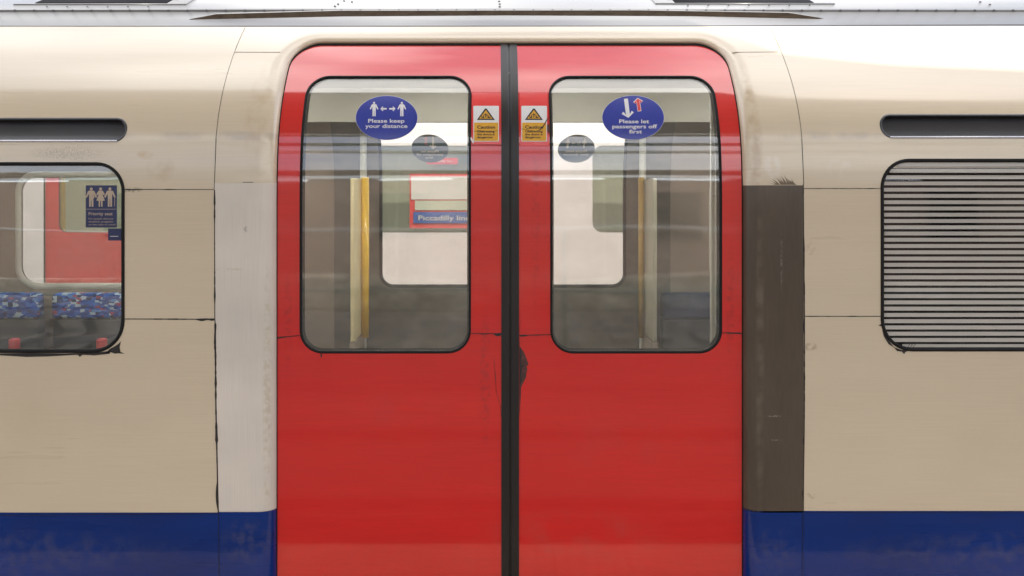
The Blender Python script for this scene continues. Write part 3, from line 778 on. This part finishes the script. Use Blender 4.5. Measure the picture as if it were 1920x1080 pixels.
# ------------------------------------------------------------------ doors
RUB = 0.033
def zdoor(py): return PX(925, py, G)[1]
def make_door(left):
    x0, x1 = (OX0 - 0.03, XM - 0.0004) if left else (XM + 0.0004, OX1 + 0.03)
    wx = (-0.733, -0.088) if left else (0.219, 0.866)
    zw0, zw1 = -0.600, PX(925, 143, G)[1]
    skin = (x0, x1 - RUB) if left else (x0 + RUB, x1)
    outer = rectloop(skin[0], skin[1], ZB, OZ1 + 0.02)
    hole = rrect(wx[0], wx[1], zw0, zw1, 0.085, 0.085)
    d = cut('door', outer, [hole], G, M['red'], M['door_lining'], 0.035, T, 0, 0.05, 0.018,
            label=('left' if left else 'right') + ' red sliding door leaf')
    gl = cut('door_window', hole, [], GW, M['glass'], None, 0.006, d, 0, 0.05, 0.02)
    ring('window_seal', rrect(wx[0], wx[1], zw0, zw1, 0.085, 0.085, o=0.004), rrect(wx[0], wx[1], zw0, zw1, 0.085, 0.085, o=-0.006), G, M['seal'], 0.003, d, th=0.02)
    ring('window_seal', rrect(wx[0], wx[1], zw0, zw1, 0.085, 0.085, o=0.01), rrect(wx[0], wx[1], zw0, zw1, 0.085, 0.085, o=-0.012), off(G, 0.035), M['seal'], -0.004, d, th=-0.01)
    # rubber nosing, rounded towards the gap
    e = 0.010
    if left: xs = lin(x1 - RUB, x1 - e, 3) + [x1 - e * (1 - math.sin(R(a))) for a in (20, 40, 60, 80, 90)]
    else: xs = [x0 + e * (1 - math.sin(R(a))) for a in (90, 80, 60, 40, 20)] + lin(x0 + e, x0 + RUB, 3)
    edge = x1 if left else x0
    def GR(x, z):
        dd = abs(x - edge); j = 0
        if dd < e: j = 0.008 * (1 - math.sqrt(max(0, 1 - (1 - dd / e) ** 2)))
        return D(z) + 0.041 + j
    grid('edge_rubber', xs, lin(ZB, -0.1, 8)[:-1] + lin(-0.1, OZ1 + 0.02, 50), GR, M['rubber'], M['rubber'], 0.04, d)
    return d, gl
dl, gll = make_door(True)
dr, glr = make_door(False)
SM = lambda pix, w_, par, **k: seam('panel_seam', pix, w_, G, M['sealant'], par, **k)
SM([(516, 633), (540, 631), (562, 629)], 1.4, dl, rag=0.6, seed=31, blobs=((520, 633, 18, 1.5),))
SM([(882, 625.5), (941, 625.5)], 1.1, dl, rag=0.7, seed=32, blobs=((934, 626, 8, 4.5), (905, 626, 7, 1.2)))
SM([(974, 628.5), (1033, 627.5)], 1.1, dr, rag=0.6, seed=33, blobs=((979, 628, 10, 2.2),))
SM([(1353, 624), (1394, 625)], 1.4, dr, rag=0.6, seed=34)
SM([(602, 660), (602.5, 669)], 1.6, dl, rag=0.8, seed=36)
blob([(974, 632), (975, 650), (981, 658), (986, 668), (991, 684), (987, 686), (989, 692), (987, 700), (986, 708), (982, 716), (977, 726), (976, 750), (974, 780)], G, M['grime'], dr, 'torn_edge', 0.0012)
blob([(974, 650), (977, 655), (977.5, 668), (978, 684), (984, 686), (979, 689), (977, 704), (979, 714), (975.5, 722), (974, 760)], G, M['sealant'], dr, 'torn_edge', 0.0022)
for pts_, w_ in (([(926, 672), (928, 700), (931, 740), (938, 760), (941, 790)], 0.5), ([(929, 700), (930, 735)], 0.4), ([(974, 626), (976, 600)], 0.3)):
    SM(pts_, w_, dl, rag=0.3, seed=int(pts_[0][0]), lift=0.0006)
gp = [(OX0, -1.6), (OX0, 0.1)] + [(OX0 + OR - OR * math.cos(R(a)), OZ1 - OR + OR * math.sin(R(a))) for a in range(0, 91, 6)] + [(OX1 - OR + OR * math.sin(R(a)), OZ1 - OR + OR * math.cos(R(a))) for a in range(0, 91, 6)] + [(OX1, 0.1), (OX1, -1.6)]
def gline(pts_, name):
    P = []
    for (x0, z0), (x1, z1) in zip(pts_, pts_[1:]):
        m = max(1, int(math.hypot(x1 - x0, z1 - z0) / 0.03))
        P += [(x0 + (x1 - x0) * k / m, z0 + (z1 - z0) * k / m) for k in range(m)]
    P.append(pts_[-1]); V = []; n = len(P)
    for i, p in enumerate(P):
        a = P[max(i - 1, 0)]; b = P[min(i + 1, n - 1)]; d = Vector((b[0] - a[0], b[1] - a[1])).normalized(); q = (d.y, -d.x)
        wd = 0.003 + 0.007 * abs(q[1]); V += [(p[0] - q[0] * .01, p[1] - q[1] * .01), (p[0] + q[0] * wd, p[1] + q[1] * wd)]
    FF = [(2 * i, 2 * i + 1, 2 * i + 3, 2 * i + 2) for i in range(n - 1)]
    return shell(name, V, FF, [[2 * i for i in range(n)] + [2 * i + 1 for i in range(n - 1, -1, -1)]], off(G, -0.002), M['seal'], M['seal'], 0.006, T)
gline(gp, 'opening_seal')
# red vinyl patches behind the caution stickers
grid('vinyl_patch', [PX(x, 220, G)[0] for x in (884.5, 900, 920, 940.5)], lin(PX(925, 271, G)[1], PX(925, 174, G)[1], 14), off(G, -0.0006), M['red_patch'], th=0.001, parent=dl)
grid('vinyl_patch', [PX(x, 220, G)[0] for x in (975, 995, 1012, 1028)], lin(PX(925, 273, G)[1], PX(925, 174, G)[1], 14), off(G, -0.0006), M['red_patch'], th=0.001, parent=dr)
SM([(885, 272), (905, 271.5), (940, 272)], 0.5, dl, rag=0.5, seed=41)

def caution(x0, par, crease):
    y0, y1 = 198.5, 265.5; x1 = x0 + 48
    d = Decal(G); L = 0.0014
    d.rect(x0, y0, x1, y1, M['st_white'], L, 2)
    d.rect(x0 + 1.5, y0 + 31.5, x1 - 1.5, y1 - 1.2, M['st_yellow'], L + .0003, 1)
    cx = x0 + 23.5
    d.poly([(cx - 17, y0 + 26.5), (cx + 17, y0 + 26.5), (cx + 1.5, y0 + 5), (cx - 1.5, y0 + 5)], M['st_black'], L + .0003)
    d.poly([(cx - 12.5, y0 + 24), (cx + 12.5, y0 + 24), (cx, y0 + 8)], M['st_yellow'], L + .0006)
    for s in (-1, 1):
        d.poly([(cx + s * 8.5, y0 + 18.5), (cx + s * 4.2, y0 + 18.5), (cx + s * 4.2, y0 + 23), (cx + s * 8.5, y0 + 23)], M['st_black'], L + .0009)
        d.poly([(cx + s * 7.6, y0 + 19.3), (cx + s * 5.2, y0 + 19.3), (cx + s * 5.2, y0 + 21), (cx + s * 7.6, y0 + 21)], M['st_yellow'], L + .0011)
        d.poly([(cx + s * 4.2, y0 + 14.5), (cx + s * 3.2, y0 + 14.5), (cx + s * 3.2, y0 + 23), (cx + s * 4.2, y0 + 23)], M['st_black'], L + .0009)
    d.man(cx, y0 + 13.5, 9, M['st_black'], L + .0009)
    d.text('Caution', 0, y0 + 42.5, 34, 5.8, M['st_black'], L + .0006, 0.03, left=x0 + 7)
    for k, (t, w_) in enumerate((('Obstructing', 33), ('the doors is', 33), ('dangerous', 29))):
        d.text(t, 0, y0 + 49.8 + k * 5.4, w_, 4.0, M['st_black'], L + .0006, 0.03, left=x0 + 7)
    # creases in the film
    for k in range(len(crease) - 1):
        (a, b), (c, e) = crease[k], crease[k + 1]
        d.poly([(a, b - .35), (c, e - .35), (c, e + .35), (a, b + .35)], M['st_black'], L + .0008)
    return d.build('caution_sticker', par)
caution(887.5, dl, [(888, 246), (905, 245.3), (920, 246.6), (934, 245)])
caution(977.5, dr, [(978, 241.5), (992, 244), (1005, 246), (1012, 243)])
blob([(1011, 243.5), (1018, 236), (1026, 222), (1029, 219), (1028, 222), (1019, 238), (1012, 245)], G, M['sealant'], dr, 'sticker_tear', 0.0028)
blob([(1026, 233), (1030, 234), (1030.5, 247), (1027.5, 250), (1025.5, 242)], G, M['grime'], dr, 'sticker_tear', 0.0028)
blob([(882.5, 257), (884.5, 258.5), (889, 267), (887, 269), (882.5, 262)], G, M['st_white'], dl, 'sticker_tear', 0.0028)

def keep(par, back=False):
    g = -1 if back else 1
    WH, BL, RD = (M['st_tan'], M['st_back'], M['st_backred']) if back else (M['st_white'], M['st_blue'], M['st_red'])
    d = Decal(GW); L = 0.0012 if not back else -0.0075
    d.ell(725, 221, 58.3, 41.8, WH if not back else BL, L, 64)
    d.ell(725, 221, 57.8, 41.3, BL, L + .0002 * g, 64)
    for x in (701.5, 753.5): d.man(x, 191, 27, WH, L + .0006 * g)
    d.poly(arrow(725, 204, 713.5, 204, 1.5, 4.6, 5), WH, L + .0006 * g)
    d.poly(arrow(730, 204, 741.5, 204, 1.5, 4.6, 5), WH, L + .0006 * g)
    d.text('Please keep', 724.5, 230, 68, 7.2, WH, L + .0006 * g, 0.016)
    d.text('your distance', 724.5, 239.8, 79, 7.2, WH, L + .0006 * g, 0.016)
    d.build('round_sticker', par, 'round blue sticker reading Please keep your distance' if not back else 'back of a round sticker, its lettering showing through mirrored', back)
def letoff(par, back=False):
    g = -1 if back else 1
    WH, BL, RD = (M['st_tan'], M['st_back'], M['st_backred']) if back else (M['st_white'], M['st_blue'], M['st_red'])
    d = Decal(GW); L = 0.0012 if not back else -0.0075
    d.ell(1187, 220.5, 58.3, 41.8, WH if not back else BL, L, 64)
    d.ell(1187, 220.5, 57.8, 41.3, BL, L + .0002 * g, 64)
    d.poly(arrow(1173.5, 185, 1178, 221, 3.7, 11.5, 11), WH, L + .0006 * g)
    d.poly(arrow(1199, 208.7, 1195.3, 183.5, 3.5, 9.2, 9), WH if not back else RD, L + .0006 * g)
    d.poly(arrow(1198.8, 207.8, 1195.5, 184.8, 2.7, 7.9, 8), RD, L + .0009 * g)
    d.text('Please let', 1189, 231, 56, 7.2, WH, L + .0006 * g, 0.016)
    d.text('passengers off', 1190, 240.5, 84, 7.2, WH, L + .0006 * g, 0.016)
    d.text('first', 1191.5, 250.2, 24, 7.2, WH, L + .0006 * g, 0.016)
    if not back: d.poly([(1164.5, 180.2), (1170, 183.4), (1177, 184.6), (1177, 185.2), (1169.5, 184.2), (1164.5, 181)], M['st_navy'], L + .0008)
    d.build('round_sticker', par, 'round blue sticker reading Please let passengers off first' if not back else 'back of a round sticker, its lettering showing through mirrored', back)
keep(dl); letoff(dr)

# the doors of the far side: the same leaves, turned half round
for d in (dl, dr):
    c = d.copy(); COL.objects.link(c); c['label'] = 'red door leaf on the far side, seen from inside'
    c.parent = T; c.matrix_parent_inverse = Matrix.Translation(-Vector(T.location))
    c.location = (2 * XM, W, 0); c.rotation_euler = (0, 0, math.pi)
    for ch in d.children:
        if ch.name.split('.')[0] in ('panel_seam', 'torn_edge', 'sticker_tear', 'vinyl_patch', 'caution_sticker', 'round_sticker'): continue
        e = ch.copy(); COL.objects.link(e); e.parent = c
        if ch.name.startswith('door_window'):   # its pane is the plainer glass
            e.data = ch.data.copy(); e.data.materials.clear(); e.data.materials.append(M['glass_far']); e.data.materials.append(M['glass_far'])

    (keep if d is dl else letoff)(c, True)

# priority seat sticker on the left window
d = Decal(BW); L = 0.0012
d.rect(161, 347.5, 219.5, 426.5, M['st_navy'], L, 1)
d.rect(162.5, 391.8, 218, 392.5, M['st_tan'], L + .0004, .2)
d.man(171.5, 351.5, 36, M['st_tan'], L + .0006); d.poly([(170, 360), (177, 366), (177.5, 371), (171, 376)], M['st_tan'], L + .0006)
d.man(189, 351.5, 36, M['st_tan'], L + .0006, skirt=True); d.ell(192, 362, 2.6, 2.2, M['st_tan'], L + .0008, 12)
d.man(206.5, 351.5, 36, M['st_tan'], L + .0006)
d.poly([(215, 370), (215.9, 370), (215.9, 387), (215, 387)], M['st_tan'], L + .0006)
d.text('Priority seat', 0, 403.5, 45, 6, M['st_tan'], L + .0006, 0.01, left=166.5)
for k, (t, w_) in enumerate((('For people who are', 46), ('disabled, pregnant', 46), ('or less able to stand', 50))):
    d.text(t, 0, 411.5 + k * 5.5, w_, 3.2, M['st_tan'], L + .0006, 0.0, left=166.5)
d.build('priority_sticker', gl, 'navy Priority seat sticker')
d = Decal(BW)
d.rect(203, 428.5, 229, 451, M['st_navy'], L, 1)
d.rect(207, 442.5, 222, 443.5, M['st_white'], L + .0004, .3)
d.build('small_sticker', gl)
d = Decal(BW)   # scratched marks on the right-hand window
for a in ([(1702, 650), (1708, 641)], [(1706, 652), (1713, 640)], [(1704, 645), (1716, 647)], [(1711, 651), (1718, 643)]):
    (x0, y0), (x1, y1) = a; d.poly([(x0, y0), (x0 + 1, y0), (x1 + 1, y1), (x1, y1)], M['st_black'], 0.001)
d.build('scratched_mark', gr_)

# ------------------------------------------------------------------ inside the carriage
MB().box(-3.6, 3.6, 0.06, W - 0.06, -1.66, -1.62).build('carriage_floor', M['floor'], T)
# ceiling
V = []; FF = []; cs = [(0.46, 0.648), (0.55, 0.665), (0.75, 0.68), (1.0, 0.70), (W / 2, 0.71)]
cs = cs + [(W - a, b) for a, b in cs[:-1]][::-1]
for y, z in cs: V += [(-3.6, y, z), (3.6, y, z), (-3.6, y, z + .02), (3.6, y, z + .02)]
for i in range(len(cs) - 1):
    a = 4 * i; FF += [(a, a + 4, a + 5, a + 1), (a + 2, a + 3, a + 7, a + 6)]
put('ceiling_lining', mesh('ceiling_lining', V, FF, M['lining'], None, True), T)
for x0, x1 in ((-3.4, -1.2), (-0.7, 0.8), (1.3, 3.4)):
    m = MB(); m.box(x0, x1, W / 2 - .07, W / 2 + .07, 0.628, 0.66, bev=0.01); m.build('ceiling_light', M['lamp'], T)  # added fill light, hidden above the window tops
for side in (0, 1):
    def Y(y): return y if not side else W - y
    for xx, sg in ((OX0 - 0.02, -1), (OX1 + 0.02, 1)):
        y0, y1 = sorted((Y(0.13), Y(0.60)))
        if side:
            sc_ = MB().box(xx - .012, xx + .012, y0, y1, -0.88, 0.10, bev=0.006).build('draught_screen', M['pale_yellow'] if sg < 0 else M['dull_screen'], T)
            MB().box(xx - .016, xx + .016, y0 + .001, y1 - .001, -1.62, -0.885).build('screen_base', M['brown_wall'], sc_)
            MB().tube([(xx - sg * .035, Y(.30), -0.90), (xx - sg * .035, Y(.30), 0.11)], 0.025 if sg < 0 else 0.018).build('handrail', M['yellow'] if sg < 0 else M['dull_yellow'], sc_)
            MB().tube([(xx - sg * .005, Y(.17), -1.62), (xx - sg * .005, Y(.17), 0.44)], 0.022).build('door_post', M['cream'], sc_)
        else:
            sc_ = MB().box(xx - .006, xx + .006, y0, y1, -1.62, 0.0, bev=0.002).build('draught_screen', M['glass_far'], T)
            MB().tube([(xx, Y(.60), -1.62), (xx, Y(.60), 0.50)], 0.013).build('handrail', M['cream'], sc_)
MB().box(-3.55, 3.55, W - .475, W - .455, 0.445, 0.65).build('header_panel', M['lining'], T)
# seats along the far side
def seat(x, side=1):
    Y = (lambda y: y) if not side else (lambda y: W - y)
    def bx(m, x0, x1, ya, yb, z0, z1, bev): a, b = sorted((Y(ya), Y(yb))); return m.box(x0, x1, a, b, z0, z1, bev=bev)
    s = bx(MB(), x, x + .46, .14, .56, -1.28, -1.12, .03).build('seat', M['moquette'], T)
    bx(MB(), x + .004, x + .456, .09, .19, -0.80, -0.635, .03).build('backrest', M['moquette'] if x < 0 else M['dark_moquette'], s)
    bx(MB(), x + .01, x + .45, .08, .17, -1.13, -0.803, .01).build('back_panel', M['armrest'], s)  # black panel added in place of reflected darkness below the backrest
    bx(MB(), x + .46, x + .50, .12, .52, -0.93, -0.89, .012).build('armrest', M['armrest'], s)
    bx(MB(), x + .455, x + .505, .50, .56, -0.95, -0.87, .012).build('armrest_tip', M['st_red'], s)
for x in (-3.38, -2.85, -2.32, -1.79, 1.08, 1.61, 2.14, 2.67): seat(x)
for s in (-1, 1):
    MB().box(s * 3.6 - .02, s * 3.6 + .02, 0.03, W - 0.03, ZB, 0.64).build('end_wall', M['brown_wall'], T)
MB().box(-3.55, 3.55, 0.06, W - .06, -2.1, -1.665).build('underframe', M['sealant'], T)

# ------------------------------------------------------------------ the other train on the next track
YF, ZO = 5.55, 0.22
FT = thing('train_carriage', 'white train with red doors on the next track, seen through the nearest carriage', 'train', (0, YF + 1.3, -2.3))
def DF(x, z): return D(z - ZO - 0.06) + YF
fwin = [(-2.35, 0.40), (0.97, 2.6)]
fz0, fz1 = -0.37, 0.48
holes = [rrect(a, b, fz0, fz1, 0.10) for a, b in fwin]
cut('body_side', rectloop(-2.62, 6.0, -1.9, 0.95, 0.05), holes, DF, M['far_white'], M['lining'], 0.03, FT, 0, 0.2, 0.04)
cut('body_side', rectloop(-8.0, -4.40, -1.9, 0.95, 0.05), [], DF, M['far_white'], M['lining'], 0.03, FT, 0, 0.2, 0.04)
for i, (a, b) in enumerate(((-4.395, -3.513), (-3.507, -2.625))):
    wa, wb = (a + .13, b - .11) if i == 0 else (a + .11, b - .13)
    h = rrect(wa, wb, fz0, 0.62, 0.08)
    dd = cut('door', rectloop(a, b, -1.9, 0.84, 0.05), [h], off(DF, 0.03), M['far_red'], M['lining'], 0.03, FT, 0, 0.2, 0.04)
    cut('door_window', h, [], off(DF, 0.035), M['glass_far'], None, 0.006, dd, 0, 0.2, 0.05)
for h in holes:
    g = cut('side_window', h, [], off(DF, 0.006), M['glass_far'], None, 0.006, FT, 0, 0.2, 0.05)
MB().box(-8, 6, YF + .9, YF + .95, -1.9, 0.9).build('inner_wall', M['far_inside'], FT)
MB().box(-8, 6, YF + .55, YF + 2.6, 0.95, 1.0).build('roof', M['roof'], FT)
MB().box(-8, 6, YF + .04, YF + 2.6, -2.0, -1.92).build('floor', M['floor'], FT)
# line diagram panel in its window
def flat(y): return lambda x, z: y
yp = YF - 0.02
bp = MB()
def pxrect(m, x0, y0, x1, y1, yy, th=0.01, mi=0):
    k = K0 * (1 + yy / DC); m.box((x0 - CX) * k, (x1 - CX) * k, yy, yy + th, (CY - y1) * k, (CY - y0) * k, mi)
pxrect(bp, 768, 326, 905, 428, yp); pn = bp.build('line_panel', M['st_red'], FT)
MB().tube([((117 - CX) * K0 * (1 + (YF + .6) / DC), YF + .6, -1.9), ((117 - CX) * K0 * (1 + (YF + .6) / DC), YF + .6, 0.9)], 0.03).build('grab_pole', M['yellow'], FT)
b2 = MB(); pxrect(b2, 771, 331, 903, 374, yp - .006); b2.build('panel_field', M['st_white'], pn)
b2 = MB(); pxrect(b2, 778, 376, 903, 394, yp - .006); b2.build('panel_picture', M['far_inside'], pn)
d = Decal(flat(yp - 0.008)); d.rect(775, 397.5, 903, 418.5, M['st_sign'], 0.0, 1); d.text('Piccadilly line', 0, 413, 97, 9.5, M['st_white'], 0.004, 0.01, left=784.5)
d.build('line_sign', pn)
d = Decal(flat(yp - 0.008)); d.rect(800, 296, 858, 308, M['st_red'], 0.0, 1); d.text('Piccadilly line', 0, 304, 40, 4, M['st_white'], 0.004, 0.0, left=808)
d.build('red_sticker', FT)

# ------------------------------------------------------------------ the place around (seen at the frame's top edge and in reflections)
def struct(o): o['kind'] = 'structure'; return o
PZ = -1.60
struct(MB().box(-60, 60, -5.6, -0.12, PZ - .9, PZ).build('platform', M['concrete']))
tm = MB(); tm.box(-14, 14, -0.66, -0.22, PZ, PZ + .004)
x = -4.5
while x < 4.5:
    y = -0.64
    while y < -0.24:
        tm.box(x, x + .022, y, y + .022, PZ + .004, PZ + .007); y += 0.066
    x += 0.066
struct(tm.build('platform_edge_paving', M['tactile']))
struct(MB().box(-300, 300, -300, 300, -2.62, -2.5).build('ballast_ground', M['ballast']))
tr_ = thing('railway_track', 'railway track on ballast behind the platform', 'track', (0, -12.9, -2.5))
for yy in (-12.2, -13.65): MB().box(-60, 60, yy - .035, yy + .035, -2.42, -2.28).build('rail', M['chrome'], tr_)
for k in range(24): MB().box(-8.5 + k * .7, -8.25 + k * .7, -14.2, -11.6, -2.50, -2.42).build('sleeper', M['floor'], tr_)
M['rubble'] = mat('rubble_stone', (0.75, 0.68, 0.54), 0.9, col2=(0.05, 0.045, 0.035), var_scale=(2.2, 2.2, 4.5), bump=0.05, bump_scale=(6, 6, 9), fine=0.3, fine_scale=(9, 9, 14))
sw = tag(MB().box(-60, 60, -16.3, -16.0, -2.5, -1.75, bev=0.04).build('stone_wall', M['rubble']), 'low rough rubble wall on the far side of the railway track', 'wall')
bw = thing('station_building', 'long brown brick station building across the tracks behind the viewer', 'building', (0, -20, -2.5))
MB().box(-60, 60, -20.4, -20, -2.5, 2.7).build('wall', M['brick'], bw)
MB().box(-60, 60, -20.6, -19.9, 2.7, 2.95).build('parapet', M['brown_wall'], bw)
for x in range(-38, 38, 7):
    f = MB().box(x, x + 1.4, -19.995, -19.96, -1.2, 1.4).build('window', M['brown_wall'], bw)
    MB().box(x + .1, x + 1.3, -19.955, -19.95, -1.1, 1.3).build('pane', M['black'], f)
hr = MB(); hr.tube([(-30, -5.5, -0.34), (30, -5.5, -0.34)], 0.018)
sh_ = thing('platform_shelter', 'low platform shelter roof with hanging tube lamps behind the platform', 'shelter', (0, -8.7, -2.5))
MB().box(-40, 40, -9.4, -8, 1.60, 1.74).build('roof', M['brown_wall'], sh_)
for x in (-9.3, -4.1, 3.6, 8.8): MB().box(x, x + .14, -9.1, -8.96, -2.5, 1.6).build('column', M['beam'], sh_)
for x in (-6.5, -3.4, -1.5, 0.5, 2.1, 4.6, 7.5):
    lf = MB().box(x, x + 0.95, -8.5, -8.38, 1.16, 1.26, bev=.01).build('lamp_fitting', M['lamp_dim'], sh_)
    for k in (.1, .47, .85): MB().tube([(x + k, -8.44, 1.25), (x + k, -8.44, 1.62)], .012, 8).build('hanger', M['white_paint'], lf)
fence = thing('handrail_fence', 'white handrail fence along the back of the platform', 'fence', (0, -5.5, PZ))
hr.build('rail', M['white_paint'], fence)
hr = MB(); hr.tube([(-30, -5.5, -0.95), (30, -5.5, -0.95)], 0.02); hr.build('rail', M['beam'], fence)
pm = MB()
for x in range(-30, 31, 3): pm = MB().tube([(x + .7, -5.5, PZ), (x + .7, -5.5, -0.34)], 0.025); pm.build('post', M['beam'], fence)
cn = thing('platform_canopy', 'platform canopy with teal beams above the viewer', 'canopy', (0, -2.5, PZ))
edge = [(-30, -0.40), (1.45, -0.40), (1.85, -0.72), (2.3, -0.80), (4.2, -0.93), (9, -1.2), (30, -1.2)]  # unseen edge, shaped to let sun reach the carriage's right shoulder
V = []; FF = []
for x, y in edge: V += [(x, -3.0, 2.60), (x, y, 2.60), (x, y, 2.68), (x, -3.0, 2.68)]
for i in range(len(edge) - 1):
    for j in range(4): FF.append((4 * i + j, 4 * i + (j + 1) % 4, 4 * i + 4 + (j + 1) % 4, 4 * i + 4 + j))
put('roof_deck', mesh('roof_deck', V, FF, M['canopy']), cn)
for i, (y, z) in enumerate(((-3.1, 2.5), (-4.5, 2.5), (-6.0, 2.5))):
    MB().box(-30, 30, y - .12, y, z, z + .22).build('beam', M['beam'] if i % 2 else M['canopy'], cn)
for x in (-9, 9): MB().tube([(x, -4.2, PZ), (x, -4.2, 2.5)], 0.09).build('column', M['beam'], cn)
